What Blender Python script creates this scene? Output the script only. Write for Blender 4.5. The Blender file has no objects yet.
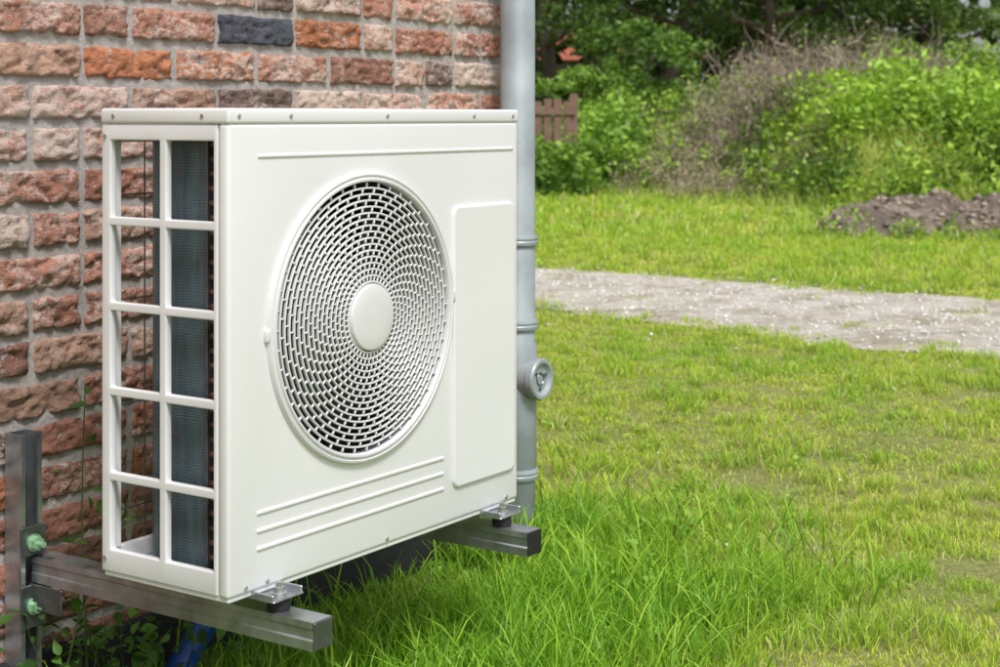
import bpy, bmesh, math, random
import numpy as np
from mathutils import Vector, Matrix
random.seed(7); rng=np.random.default_rng(7)
S=bpy.context.scene
TH=math.radians(55.6)
OX,OY=-.385,2.253
wv=np.array([math.cos(TH),math.sin(TH)]); vv=np.array([-math.sin(TH),math.cos(TH)])
def to_local(X,Y):
    dx=X-OX; dy=Y-OY
    return dx*wv[0]+dy*wv[1], dx*vv[0]+dy*vv[1]
def to_world(s,D):
    return OX+s*wv[0]+D*vv[0], OY+s*wv[1]+D*vv[1]
def sstep(a,b,x):
    t=np.clip((x-a)/(b-a),0,1); return t*t*(3-2*t)
def _h(ix,iy,seed):
    h=np.sin(ix*127.1+iy*311.7+seed*74.7)*43758.5453
    return h-np.floor(h)
def vn(x,y,seed=0):
    x=np.asarray(x,float); y=np.asarray(y,float)
    ix=np.floor(x); iy=np.floor(y); fx=x-ix; fy=y-iy
    fx=fx*fx*(3-2*fx); fy=fy*fy*(3-2*fy)
    a=_h(ix,iy,seed); b=_h(ix+1,iy,seed); c=_h(ix,iy+1,seed); d=_h(ix+1,iy+1,seed)
    return (a*(1-fx)+b*fx)*(1-fy)+(c*(1-fx)+d*fx)*fy
def fbm(x,y,seed=0,o=4):
    r=0; a=.5; t=0
    for i in range(o):
        r=r+a*vn(x*2**i,y*2**i,seed+i*3); t+=a; a*=.5
    return r/t

# ---------- material helpers ----------
def newmat(name):
    m=bpy.data.materials.new(name); m.use_nodes=True
    nt=m.node_tree; b=nt.nodes['Principled BSDF']; return m,nt,b
def N(nt,t,**k):
    n=nt.nodes.new(t)
    for a,v in k.items():
        if a in n.inputs: n.inputs[a].default_value=v
        else: setattr(n,a,v)
    return n
def noise(nt,scale,detail=4,rough=.55,coord='Object',vec=None):
    n=nt.nodes.new('ShaderNodeTexNoise'); n.inputs['Scale'].default_value=scale
    n.inputs['Detail'].default_value=detail; n.inputs['Roughness'].default_value=rough
    if vec is None:
        tc=nt.nodes.new('ShaderNodeTexCoord'); nt.links.new(tc.outputs[coord],n.inputs['Vector'])
    else: nt.links.new(vec,n.inputs['Vector'])
    return n
def ramp(nt,src,stops):
    r=nt.nodes.new('ShaderNodeValToRGB'); e=r.color_ramp.elements
    while len(e)<len(stops): e.new(.5)
    for i,(p,c) in enumerate(stops):
        e[i].position=p; e[i].color=(c[0],c[1],c[2],1) if len(c)==3 else c
    nt.links.new(src,r.inputs[0]); return r
def mixc(nt,f,a,b,mode='MIX'):
    m=nt.nodes.new('ShaderNodeMix'); m.data_type='RGBA'; m.blend_type=mode
    for idx,v in ((0,f),(6,a),(7,b)):
        if hasattr(v,'is_linked') or hasattr(v,'links'): nt.links.new(v,m.inputs[idx])
        else: m.inputs[idx].default_value=v if idx==0 else (v[0],v[1],v[2],1)
    return m.outputs[2]
def bump(nt,b,h,strength=.3,dist=.01):
    n=nt.nodes.new('ShaderNodeBump'); n.inputs['Strength'].default_value=strength; n.inputs['Distance'].default_value=dist
    nt.links.new(h,n.inputs['Height']); nt.links.new(n.outputs[0],b.inputs['Normal']); return n
def simple(name,col,rough=.5,metal=0,var=.1,vscale=20,bstr=0,bscale=200):
    m,nt,b=newmat(name)
    n=noise(nt,vscale,5)
    c2=[min(1,c*(1+var)) for c in col]; c1=[c*(1-var) for c in col]
    r=ramp(nt,n.outputs[0],[(.3,c1),(.7,c2)])
    nt.links.new(r.outputs[0],b.inputs['Base Color'])
    b.inputs['Metallic'].default_value=metal
    rr=ramp(nt,n.outputs[0],[(.3,(rough*.85,)*3),(.7,(min(1,rough*1.15),)*3)])
    nt.links.new(rr.outputs[0],b.inputs['Roughness'])
    if bstr:
        n2=noise(nt,bscale,3); bump(nt,b,n2.outputs[0],bstr,.002)
    return m
def leafmat(name,trans=.35,rough=.5):
    m,nt,b=newmat(name)
    a=N(nt,'ShaderNodeAttribute'); a.attribute_name='Col'
    nt.links.new(a.outputs['Color'],b.inputs['Base Color']); b.inputs['Roughness'].default_value=rough
    b.inputs['Specular IOR Level'].default_value=.35
    if trans<=0: return m
    t=N(nt,'ShaderNodeBsdfTranslucent'); 
    c=mixc(nt,1.0,a.outputs['Color'],(1.2,1.2,.6),'MULTIPLY')
    nt.links.new(c,t.inputs['Color'])
    mx=N(nt,'ShaderNodeMixShader'); mx.inputs[0].default_value=trans
    nt.links.new(b.outputs[0],mx.inputs[1]); nt.links.new(t.outputs[0],mx.inputs[2])
    nt.links.new(mx.outputs[0],nt.nodes['Material Output'].inputs['Surface'])
    return m

# ---------- mesh helpers ----------
def link(o,parent=None):
    S.collection.objects.link(o)
    if parent: o.parent=parent
    return o
def empty(name,loc=(0,0,0),rotz=0,parent=None):
    o=bpy.data.objects.new(name,None); o.location=loc; o.rotation_euler=(0,0,rotz); o.empty_display_size=.1
    return link(o,parent)
def np_mesh(name,V,quads=None,tris=None,col=None,mat=None,parent=None,smooth=False):
    V=np.asarray(V,np.float32).reshape(-1,3)
    me=bpy.data.meshes.new(name); me.vertices.add(len(V)); me.vertices.foreach_set('co',V.ravel())
    L=[];st=[];p=0
    if quads is not None and len(quads):
        q=np.asarray(quads,np.int32).reshape(-1,4); L.append(q.ravel()); st.append(np.arange(len(q))*4); p=len(q)*4
    if tris is not None and len(tris):
        t=np.asarray(tris,np.int32).reshape(-1,3); L.append(t.ravel()); st.append(p+np.arange(len(t))*3)
    L=np.concatenate(L).astype(np.int32); st=np.concatenate(st).astype(np.int32)
    me.loops.add(len(L)); me.loops.foreach_set('vertex_index',L)
    me.polygons.add(len(st)); me.polygons.foreach_set('loop_start',st)
    if smooth: me.polygons.foreach_set('use_smooth',np.ones(len(st),bool))
    me.update(calc_edges=True); me.validate()
    if col is not None:
        c=np.asarray(col,np.float32)
        if c.shape[1]==3: c=np.concatenate([c,np.ones((len(c),1),np.float32)],1)
        at=me.color_attributes.new('Col','FLOAT_COLOR','POINT'); at.data.foreach_set('color',c.ravel())
    if mat: me.materials.append(mat)
    o=bpy.data.objects.new(name,me); return link(o,parent)
class MB:
    def __init__(s): s.bm=bmesh.new()
    def _add(s,b):
        me=bpy.data.meshes.new('t'); b.to_mesh(me); b.free(); s.bm.from_mesh(me); bpy.data.meshes.remove(me)
    def box(s,x0,x1,y0,y1,z0,z1,bev=0,seg=2,mat=None):
        b=bmesh.new(); bmesh.ops.create_cube(b,size=1)
        for v in b.verts:
            v.co=Vector(((x0+x1)/2+v.co.x*(x1-x0),(y0+y1)/2+v.co.y*(y1-y0),(z0+z1)/2+v.co.z*(z1-z0)))
        if bev: bmesh.ops.bevel(b,geom=b.edges[:],offset=bev,segments=seg,affect='EDGES',profile=.5)
        if mat is not None: b.transform(mat)
        s._add(b); return s
    def cyl(s,p0,p1,r,r2=None,seg=24,bev=0):
        p0=Vector(p0);p1=Vector(p1); d=p1-p0; b=bmesh.new()
        bmesh.ops.create_cone(b,cap_ends=True,segments=seg,radius1=r,radius2=r if r2 is None else r2,depth=d.length)
        if bev:
            ed=[e for e in b.edges if abs(abs(e.verts[0].co.z)-d.length/2)<1e-6 and abs(e.verts[0].co.z-e.verts[1].co.z)<1e-6]
            bmesh.ops.bevel(b,geom=ed,offset=bev,segments=2,affect='EDGES')
        q=d.to_track_quat('Z','Y'); b.transform(Matrix.Translation((p0+p1)/2)@q.to_matrix().to_4x4())
        s._add(b); return s
    def lathe(s,prof,c,axis='Y',seg=96,closed=True):
        b=bmesh.new(); rings=[]
        for r,h in prof:
            ring=[]
            for i in range(seg):
                a=2*math.pi*i/seg
                if axis=='Y': p=(c[0]+r*math.cos(a),c[1]+h,c[2]+r*math.sin(a))
                else: p=(c[0]+r*math.cos(a),c[1]+r*math.sin(a),c[2]+h)
                ring.append(b.verts.new(p))
            rings.append(ring)
        n=len(rings)
        for k in range(n if closed else n-1):
            A=rings[k];B=rings[(k+1)%n]
            for i in range(seg): b.faces.new((A[i],A[(i+1)%seg],B[(i+1)%seg],B[i]))
        if not closed and prof[-1][0]<.003: b.faces.new(rings[-1])
        bmesh.ops.recalc_face_normals(b,faces=b.faces[:])
        s._add(b); return s
    def done(s,name,mat,parent=None,smooth=True,ang=35):
        me=bpy.data.meshes.new(name); s.bm.to_mesh(me); s.bm.free()
        if smooth:
            for p in me.polygons: p.use_smooth=True
            try: me.set_sharp_from_angle(angle=math.radians(ang))
            except Exception: pass
        me.materials.append(mat)
        o=bpy.data.objects.new(name,me); return link(o,parent)
def extrude_profile(name,prof,path_axis,a0,a1,mat,parent):
    b=bmesh.new(); A=[];B=[]
    for u,w in prof:
        if path_axis=='Y': A.append(b.verts.new((u,a0,w))); B.append(b.verts.new((u,a1,w)))
        else: A.append(b.verts.new((u,w,a0))); B.append(b.verts.new((u,w,a1)))
    n=len(prof)
    for i in range(n): b.faces.new((A[i],A[(i+1)%n],B[(i+1)%n],B[i]))
    b.faces.new(A); b.faces.new(B[::-1])
    bmesh.ops.recalc_face_normals(b,faces=b.faces[:])
    me=bpy.data.meshes.new(name); b.to_mesh(me); b.free(); me.materials.append(mat)
    return link(bpy.data.objects.new(name,me),parent)

# ---------- materials ----------
M_white=simple('unit_white_paint',(.755,.76,.775),.36,0,.025,4,.04,900)
M_white2=simple('unit_grille_plastic',(.69,.695,.71),.42,0,.03,8)
M_dark=simple('dark_interior',(.012,.012,.013),.6)
M_fan=simple('fan_plastic',(.025,.026,.028),.5)
M_galv=simple('galvanised_steel',(.44,.46,.49),.34,.85,.25,25,.15,120)
M_galvd=simple('galvanised_dark',(.16,.175,.19),.42,.8,.25,30,.1,120)
M_zinc=simple('yellow_zinc_bolts',(.42,.66,.45),.35,.6,.2,60)
M_rub=simple('black_rubber',(.012,.012,.013),.7)
M_screw=simple('screw_steel',(.55,.55,.55),.3,.9)
M_pipe=simple('grey_pvc_pipe',(.32,.36,.385),.42,.1,.26,7,.05,60)
M_pipe2=simple('pipe_collar',(.34,.38,.405),.40,.1,.12,20)
M_blue=simple('blue_plastic',(.015,.08,.33),.35)
M_plinth=simple('bitumen_plinth',(.018,.018,.02),.75,0,.3,20)
M_leaf=leafmat('foliage_leaves',.3)
M_grass=leafmat('grass_blades',.35,.42)
M_twig=leafmat('dry_twigs',0,.8)
M_bark=simple('bark',(.06,.045,.032),.9,0,.4,6,.6,15)
# coil
M_coil,nt,b=newmat('coil_fins')
tc=N(nt,'ShaderNodeTexCoord'); wz=N(nt,'ShaderNodeTexWave'); wz.wave_type='BANDS'; wz.bands_direction='Z'; wz.inputs['Scale'].default_value=75; wz.inputs['Distortion'].default_value=4.5; wz.inputs['Detail'].default_value=3
nt.links.new(tc.outputs['Object'],wz.inputs['Vector'])
mp=N(nt,'ShaderNodeMapping'); mp.inputs['Scale'].default_value=(6,6,.7); nt.links.new(tc.outputs['Object'],mp.inputs['Vector'])
nz=noise(nt,16,8,.75,vec=mp.outputs[0])
mx=mixc(nt,.8,wz.outputs['Color'],nz.outputs['Color'])
r=ramp(nt,mx,[(.32,(.028,.052,.066)),(.72,(.135,.185,.215))]); nt.links.new(r.outputs[0],b.inputs['Base Color'])
b.inputs['Metallic'].default_value=.25; b.inputs['Roughness'].default_value=.4
bump(nt,b,wz.outputs['Fac'],.2,.001)
# brick
M_brick,nt,b=newmat('weathered_brick')
a=N(nt,'ShaderNodeAttribute'); a.attribute_name='Col'
tc=N(nt,'ShaderNodeTexCoord'); mp=N(nt,'ShaderNodeMapping'); mp.inputs['Scale'].default_value=(1,1,1.6); nt.links.new(tc.outputs['Object'],mp.inputs['Vector'])
n1=noise(nt,42,9,.75,vec=mp.outputs[0]); n2=noise(nt,13,5,.6); n3=noise(nt,190,5,.75)
dk=mixc(nt,.75,a.outputs['Color'],ramp(nt,n1.outputs[0],[(.38,(.42,.34,.32)),(.54,(1.12,1.04,1.0))]).outputs[0],'MULTIPLY')
n4=noise(nt,70,9,.8,vec=mp.outputs[0])
mm=N(nt,'ShaderNodeMath',operation='MULTIPLY_ADD'); nt.links.new(n4.outputs[0],mm.inputs[0]); mm.inputs[1].default_value=1.6; nt.links.new(n2.outputs[0],mm.inputs[2])
m2=N(nt,'ShaderNodeMath',operation='ADD'); nt.links.new(mm.outputs[0],m2.inputs[0]); nt.links.new(a.outputs['Alpha'],m2.inputs[1])
mr=N(nt,'ShaderNodeMapRange'); nt.links.new(m2.outputs[0],mr.inputs[0]); mr.inputs[1].default_value=1.36; mr.inputs[2].default_value=1.60; mr.inputs[4].default_value=.82
c=mixc(nt,mr.outputs[0],dk,(.82,.68,.61))
nt.links.new(c,b.inputs['Base Color']); b.inputs['Roughness'].default_value=.85
ad=N(nt,'ShaderNodeMath',operation='MULTIPLY_ADD'); nt.links.new(n3.outputs[0],ad.inputs[0]); ad.inputs[1].default_value=.4; nt.links.new(n1.outputs[0],ad.inputs[2])
bump(nt,b,ad.outputs[0],1.0,.010)
# mortar
M_mort,nt,b=newmat('mortar')
n1=noise(nt,60,6,.7); n2=noise(nt,5,4)
c=mixc(nt,n2.outputs[0],ramp(nt,n1.outputs[0],[(.3,(.34,.31,.30)),(.7,(.56,.53,.51))]).outputs[0],ramp(nt,n1.outputs[0],[(.3,(.24,.22,.20)),(.7,(.45,.41,.39))]).outputs[0])
nt.links.new(c,b.inputs['Base Color']); b.inputs['Roughness'].default_value=.95
bump(nt,b,n1.outputs[0],.7,.006)
# ground
M_ground,nt,b=newmat('ground_soil_turf')
n1=noise(nt,3,8,.65); n2=noise(nt,60,6,.7)
c1=ramp(nt,n1.outputs[0],[(.35,(.30,.36,.08)),(.58,(.38,.40,.14)),(.72,(.46,.39,.25))])
c=mixc(nt,.7,c1.outputs[0],ramp(nt,n2.outputs[0],[(.35,(.42,.39,.32)),(.65,(1.25,1.22,1.1))]).outputs[0],'MULTIPLY')
nt.links.new(c,b.inputs['Base Color']); b.inputs['Roughness'].default_value=.95; bump(nt,b,n2.outputs[0],.9,.025)
# path
M_path,nt,b=newmat('pale_gravel')
n1=noise(nt,3.2,8,.75); n2=noise(nt,26,8,.85)
c1=ramp(nt,n1.outputs[0],[(.36,(.40,.38,.24)),(.45,(.64,.58,.49)),(.54,(.82,.77,.70)),(.68,(.88,.84,.79))])
c=mixc(nt,.8,c1.outputs[0],ramp(nt,n2.outputs[0],[(.38,(.52,.47,.41)),(.50,(.98,.96,.92)),(.6,(1.12,1.10,1.07))]).outputs[0],'MULTIPLY')
nt.links.new(c,b.inputs['Base Color']); b.inputs['Roughness'].default_value=.9; bump(nt,b,n2.outputs[0],.9,.03)
M_stone=leafmat('gravel_stones',0,.85)
M_soil,nt,b=newmat('bare_soil')
n1=noise(nt,4,8,.7)
r=ramp(nt,n1.outputs[0],[(.3,(.08,.06,.045)),(.5,(.22,.17,.135)),(.7,(.46,.39,.33))]); nt.links.new(r.outputs[0],b.inputs['Base Color']); b.inputs['Roughness'].default_value=.95
n2=noise(nt,14,8,.7); bump(nt,b,n2.outputs[0],1,.06)

# ---------- terrain ----------
PC=np.array([.22,9.42]); PD=np.array([.75,-.66]); PD=PD/np.linalg.norm(PD); PN=np.array([-PD[1],PD[0]])
def path_lat(X,Y): return (X-PC[0])*PN[0]+(Y-PC[1])*PN[1]
def path_t(X,Y): return (X-PC[0])*PD[0]+(Y-PC[1])*PD[1]
def hwid(t): return np.interp(t,[-5,0,3,6],[.70,.78,1.06,1.2])
def edgeP(t): return hwid(t)*(1+.22*(fbm(t*1.3,t*0+9,33,4)-.5)*2)
def edgeN(t): return hwid(t)*(1+.26*(fbm(t*1.3,t*0+3,21,4)-.5)*2)
def path_mask(X,Y):
    X=np.asarray(X);Y=np.asarray(Y)
    l=path_lat(X,Y); t=path_t(X,Y)
    w=np.where(l>0,edgeP(t),edgeN(t))-.13+.55*(fbm(X*5,Y*5,41,5)-.5)
    m=1-sstep(-.12,.14,np.abs(l)-w)
    return m*(1-.55*sstep(.60,.70,fbm(X*3.5,Y*3.5,47,4)))
def yb(X): return np.interp(X,[-30,0,.5,3,3.8,6,40],[24,22,21.5,18,15.2,14.6,14.6])
def H(X,Y):
    X=np.asarray(X,float);Y=np.asarray(Y,float)
    pm=1-sstep(1.1,1.8,np.abs(path_lat(X,Y)))
    base=.05*(fbm(X*.7,Y*.7,5,3)-.5)+.02*(fbm(X*4,Y*4,9,3)-.5)
    base=base*(1-pm)*sstep(2.2,4.5,Y)
    amp=np.interp(X,[-30,0,1.5,3,5,9,40],[.25,.3,.5,.85,.85,.75,.8])
    hill=amp*sstep(0,3.4,Y-yb(X))*(1-.5*sstep(5,12,Y-yb(X)))
    hill=hill*(1+.35*(fbm(X*.6,Y*.6,77,3)-.5))
    return base+hill
xs=np.concatenate([np.linspace(-160,-8,14),np.linspace(-7,14,180),np.linspace(16,160,14)])
ys=np.concatenate([np.linspace(-60,0,10),np.linspace(.3,26,260),np.linspace(27,60,20),np.linspace(75,320,10)])
GX,GY=np.meshgrid(xs,ys); Z=H(GX,GY)
nx,ny=len(xs),len(ys)
idx=np.arange(nx*ny).reshape(ny,nx)
Q=np.stack([idx[:-1,:-1],idx[:-1,1:],idx[1:,1:],idx[1:,:-1]],-1).reshape(-1,4)
np_mesh('ground',np.stack([GX,GY,Z],-1).reshape(-1,3),Q,mat=M_ground,smooth=True)

# ---------- path ----------
gp=empty('gravel_path')
tt=np.linspace(-22,14,900); uu=np.linspace(-1,1,20)
T,U=np.meshgrid(tt,uu,indexing='ij')
latL=U*np.where(U<0,edgeN(T),edgeP(T))
PX=PC[0]+T*PD[0]+latL*PN[0]; PY=PC[1]+T*PD[1]+latL*PN[1]
PZ=.006+.016*fbm(PX*5,PY*5,3,3)*(1-np.abs(U)**4)
idx=np.arange(T.size).reshape(T.shape)
Q=np.stack([idx[:-1,:-1],idx[:-1,1:],idx[1:,1:],idx[1:,:-1]],-1).reshape(-1,4)
np_mesh('path_surface',np.stack([PX,PY,PZ],-1).reshape(-1,3),Q,mat=M_path,parent=gp,smooth=True)
def stones(name,X,Y,Zb,size,cols,mat,parent):
    n=len(X)
    base=np.array([[1,0,0],[.3,.95,0],[-.8,.6,0],[-.8,-.6,0],[.3,-.95,0],[0.05,0,.7],[0,0,-.5]])
    a=rng.uniform(0,6.28,n); ca,sa=np.cos(a),np.sin(a)
    sc=size[:,None]*rng.uniform(.6,1.2,(n,3))
    B=base[None]*sc[:,None,:]*(1+.25*rng.uniform(-1,1,(n,7,1)))
    V=np.stack([B[...,0]*ca[:,None]-B[...,1]*sa[:,None]+X[:,None],B[...,0]*sa[:,None]+B[...,1]*ca[:,None]+Y[:,None],B[...,2]+Zb[:,None]],-1)
    t=np.array([[0,1,5],[1,2,5],[2,3,5],[3,4,5],[4,0,5],[1,0,6],[2,1,6],[3,2,6],[4,3,6],[0,4,6]])
    Tn=(t[None]+np.arange(n)[:,None,None]*7).reshape(-1,3)
    return np_mesh(name,V.reshape(-1,3),None,Tn,col=np.repeat(cols,7,0),mat=mat,parent=parent)
n=11000
t=rng.uniform(-6,6,n); l=rng.normal(0,.5,n)
X=PC[0]+t*PD[0]+l*PN[0]; Y=PC[1]+t*PD[1]+l*PN[1]
g=rng.uniform(.40,.90,n)[:,None]; 
stones('path_stones',X,Y,np.full(n,.013),rng.uniform(.004,.014,n)*rng.uniform(.6,1.2,n),np.concatenate([g,g*.96,g*.89],1),M_stone,gp)

# ---------- grass ----------
patches=[(.73,4.37,.17),(1.185,4.83,.16),(1.04,3.49,.12),(.95,5.7,.14),(1.7,5.6,.13),(.55,5.1,.08),(1.25,4.1,.08)]
def bare(X,Y):
    b=np.zeros_like(X)
    for px,py,r in patches:
        d=np.hypot(X-px,(Y-py)*1.0)/r+ 2.2*(fbm(X*13,Y*13,91,3)-.5)
        b=np.maximum(b,1-sstep(.4,1.1,d))
    b=np.maximum(b,.55*sstep(.66,.76,fbm(X*4.5,Y*4.5,95,4)))
    return b
def lush(X,Y):
    s,D=to_local(X,Y)
    f=sstep(-.50,0.0,D+.7*(fbm(X*3,Y*3,13,3)-.5))
    f=f*(1-sstep(1.2,2.2,s+.6*(fbm(X*2,Y*2,14,3)-.5)))
    return f
def inhouse(X,Y):
    s,D=to_local(X,Y); return (s<1.52)&(D>.525)
def nearwall(X,Y):
    s,D=to_local(X,Y); return sstep(.12,.40,D)*(s<1.25)
VV=[];QQ=[];TT=[];CC=[];off=0
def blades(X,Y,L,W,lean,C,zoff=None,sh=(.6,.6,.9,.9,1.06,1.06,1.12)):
    global off
    n=len(X); az=rng.uniform(0,2*np.pi,n); la=rng.uniform(0,2*np.pi,n)
    dx,dy=np.cos(az)*W*.5,np.sin(az)*W*.5
    lx,ly=np.cos(la)*L*lean,np.sin(la)*L*lean
    z=H(X,Y)-.004 if zoff is None else zoff
    hgt=L*np.sqrt(np.clip(1-lean**2*.7,.1,1))
    P=np.zeros((n,7,3))
    for k,(f,wf) in enumerate([(0,1),(.4,.9),(.75,.6)]):
        cx=X+lx*f**2; cy=Y+ly*f**2; cz=z+hgt*f*(1-.12*f*lean)
        P[:,2*k]=np.stack([cx-dx*wf,cy-dy*wf,cz],-1); P[:,2*k+1]=np.stack([cx+dx*wf,cy+dy*wf,cz],-1)
    P[:,6]=np.stack([X+lx,Y+ly,z+hgt*(1-.25*lean)],-1)
    o=off+np.arange(n)[:,None]*7
    QQ.append(np.concatenate([o+np.array([0,1,3,2]),o+np.array([2,3,5,4])],0)); TT.append(o+np.array([4,5,6]))
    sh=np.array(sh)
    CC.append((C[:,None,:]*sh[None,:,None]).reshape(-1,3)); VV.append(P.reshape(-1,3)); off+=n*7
def mixn(a,b,t): return a*(1-t)+b*t
def grassband(x0,x1,y0,y1,dens,W0,Lscale=1):
    n=int((x1-x0)*(y1-y0)*dens)
    X=rng.uniform(x0,x1,n);Y=rng.uniform(y0,y1,n)
    k=(X<.42*Y+1.0)&(~inhouse(X,Y))&(Y<yb(X)+1.5)
    X,Y=X[k],Y[k]
    pm=path_mask(X,Y); br=bare(X,Y)*(1-lush(X,Y))
    k=rng.random(len(X))>np.clip(pm*1.0,0,.985)
    k&=rng.random(len(X))>br*.8
    cl=fbm(X*11,Y*11,55,3)
    k&=rng.random(len(X))<np.clip(.25+1.45*cl,0,1)
    X,Y,pm,br,cl=X[k],Y[k],pm[k],br[k],cl[k]; n=len(X)
    lu=lush(X,Y)
    big=fbm(X*.9,Y*.9,63,3); mid=fbm(X*3.2,Y*3.2,66,3)
    L=(.012+.052*np.clip((cl-.40)*2.6,0,1)*rng.uniform(.4,1.2,n)+.010*rng.random(n))*Lscale
    L=mixn(L,rng.uniform(.045,.13,n)*(.5+.9*mid),lu)
    L*=(1-.5*br)*(1-.4*pm)*(1-.55*nearwall(X,Y))
    vb=sstep(.7,1.6,path_lat(X,Y)); L*=1+.9*vb*mid*1.3
    W=W0*rng.uniform(.7,1.3,n)*(1+.3*lu)
    lean=np.clip(rng.normal(.5,.22,n),.05,.95)
    r=rng.random(n)[:,None]
    lawn=mixn(np.array([.44,.62,.05]),np.array([.68,.76,.11]),r)
    lawn=mixn(lawn,np.array([.74,.68,.22]),np.clip((big-.45)*2.4,0,.55)[:,None]*rng.random(n)[:,None])
    lawn=mixn(lawn,np.array([.26,.54,.04]),np.clip((mid-.50)*2.8,0,.6)[:,None])
    lawn=mixn(lawn,np.array([.24,.46,.04]),np.clip((cl-.52)*3.4,0,.55)[:,None])
    lawn=mixn(lawn,np.array([.62,.54,.28]),(br*.5)[:,None])
    straw=(rng.random(n)<.10)[:,None]
    lawn=np.where(straw,np.array([.76,.66,.36])*rng.uniform(.7,1.1,n)[:,None],lawn)
    lc=mixn(np.array([.11,.31,.02]),np.array([.36,.62,.05]),r)
    C=mixn(lawn,lc,lu[:,None])
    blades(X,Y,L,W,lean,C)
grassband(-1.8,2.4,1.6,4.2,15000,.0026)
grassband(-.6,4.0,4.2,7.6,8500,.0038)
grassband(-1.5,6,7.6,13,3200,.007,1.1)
grassband(-2,10,13,24,1000,.015,1.5)
n=7500
s=rng.uniform(-.6,1.9,n); D=rng.uniform(-.6,.52,n); X,Y=to_world(s,D); k=(rng.random(n)<lush(X,Y)*np.where(s<.5,.4,1)*(1-.8*nearwall(X,Y))); X,Y=X[k],Y[k]; n=len(X)
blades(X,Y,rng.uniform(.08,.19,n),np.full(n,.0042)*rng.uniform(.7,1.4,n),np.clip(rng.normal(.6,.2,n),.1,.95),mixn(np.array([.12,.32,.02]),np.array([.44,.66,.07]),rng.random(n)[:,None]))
n=1200
s=rng.uniform(1.2,1.65,n); D=rng.uniform(.36,.52,n); X,Y=to_world(s,D)
blades(X,Y,rng.uniform(.05,.13,n),np.full(n,.004),np.clip(rng.normal(.4,.2,n),.1,.95),mixn(np.array([.10,.28,.02]),np.array([.34,.56,.07]),rng.random(n)[:,None]))
grass=np_mesh('grass',np.concatenate(VV),np.concatenate(QQ),np.concatenate(TT),col=np.concatenate(CC),mat=M_grass)
VV=[];QQ=[];TT=[];CC=[];off=0

# ---------- leaf clouds ----------
def leaves(P,size,C,flat=0.0,asp=.55,up=None):
    n=len(P); d=rng.normal(size=(n,3)); d[:,2]*=(1-flat); d/=np.linalg.norm(d,axis=1)[:,None]
    e=rng.normal(size=(n,3)); e-= (e*d).sum(1)[:,None]*d; e/=np.linalg.norm(e,axis=1)[:,None]
    nrm=np.cross(d,e)
    s=size[:,None]
    V=np.stack([P-d*s*.5,P+e*s*asp*.5+nrm*s*.08,P+d*s*.5-nrm*s*.05,P-e*s*asp*.5+nrm*s*.08],1)
    return V.reshape(-1,3),np.arange(n*4).reshape(-1,4),np.repeat(C,4,0)
def ovate(P,size,C,flat=.4,asp=.6):
    n=len(P); d=rng.normal(size=(n,3)); d[:,2]=d[:,2]*(1-flat)+.1; d/=np.linalg.norm(d,axis=1)[:,None]
    up=rng.normal(size=(n,3))*.45+np.array([0,0,1.]); nrm=up-(up*d).sum(1)[:,None]*d; nrm/=np.linalg.norm(nrm,axis=1)[:,None]
    e=np.cross(d,nrm); s=size[:,None]; rows=[]
    for f,w in ((0,.02),(.15,.32),(.35,.5),(.58,.42),(.8,.22),(1,.01)):
        mid=P+d*s*(f-.3)-nrm*s*(.22*f*f)
        rows+= [mid+e*s*asp*w+nrm*s*.10*w*2,mid,mid-e*s*asp*w+nrm*s*.10*w*2]
    V=np.stack(rows,1)
    q=[]
    for k in range(5): q+=[[3*k,3*k+1,3*k+4,3*k+3],[3*k+1,3*k+2,3*k+5,3*k+4]]
    Q=(np.array(q)[None]+np.arange(n)[:,None,None]*18).reshape(-1,4)
    return V.reshape(-1,3),Q,np.repeat(C,18,0)
class Acc:
    def __init__(s): s.V=[];s.Q=[];s.C=[];s.o=0
    def add(s,V,Q,C): s.V.append(V);s.Q.append(Q+s.o);s.C.append(C);s.o+=len(V)
    def done(s,name,mat,parent=None): return np_mesh(name,np.concatenate(s.V),np.concatenate(s.Q),None,col=np.concatenate(s.C),mat=mat,parent=parent)
def ribbon(p,q,w0,w1,bend=0,seg=3):
    n=len(p); d=q-p; side=np.cross(d,rng.normal(size=(n,3))); side/=np.linalg.norm(side,axis=1)[:,None]+1e-9
    b=rng.normal(size=(n,3))*bend*np.linalg.norm(d,axis=1)[:,None]
    R=[]
    for k in range(seg+1):
        f=k/seg; c=p+d*f+b*math.sin(f*math.pi)*.5; w=(w0*(1-f)+w1*f)
        R.append(np.stack([c-side*w/2,c+side*w/2],1))
    V=np.stack(R,1).reshape(n,(seg+1)*2,3)
    q4=np.array([[2*k,2*k+1,2*k+3,2*k+2] for k in range(seg)])
    Q=(q4[None]+np.arange(n)[:,None,None]*(seg+1)*2).reshape(-1,4)
    return V.reshape(-1,3),Q,(seg+1)*2
def tube(b,pts,rads,seg=7):
    rings=[]
    for i,(p,r) in enumerate(zip(pts,rads)):
        d=(pts[min(i+1,len(pts)-1)]-pts[max(i-1,0)]); q=d.to_track_quat('Z','Y')
        rings.append([b.verts.new(p+q@Vector((r*math.cos(2*math.pi*k/seg),r*math.sin(2*math.pi*k/seg),0))) for k in range(seg)])
    for A,B in zip(rings[:-1],rings[1:]):
        for k in range(seg): b.faces.new((A[k],A[(k+1)%seg],B[(k+1)%seg],B[k]))
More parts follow.
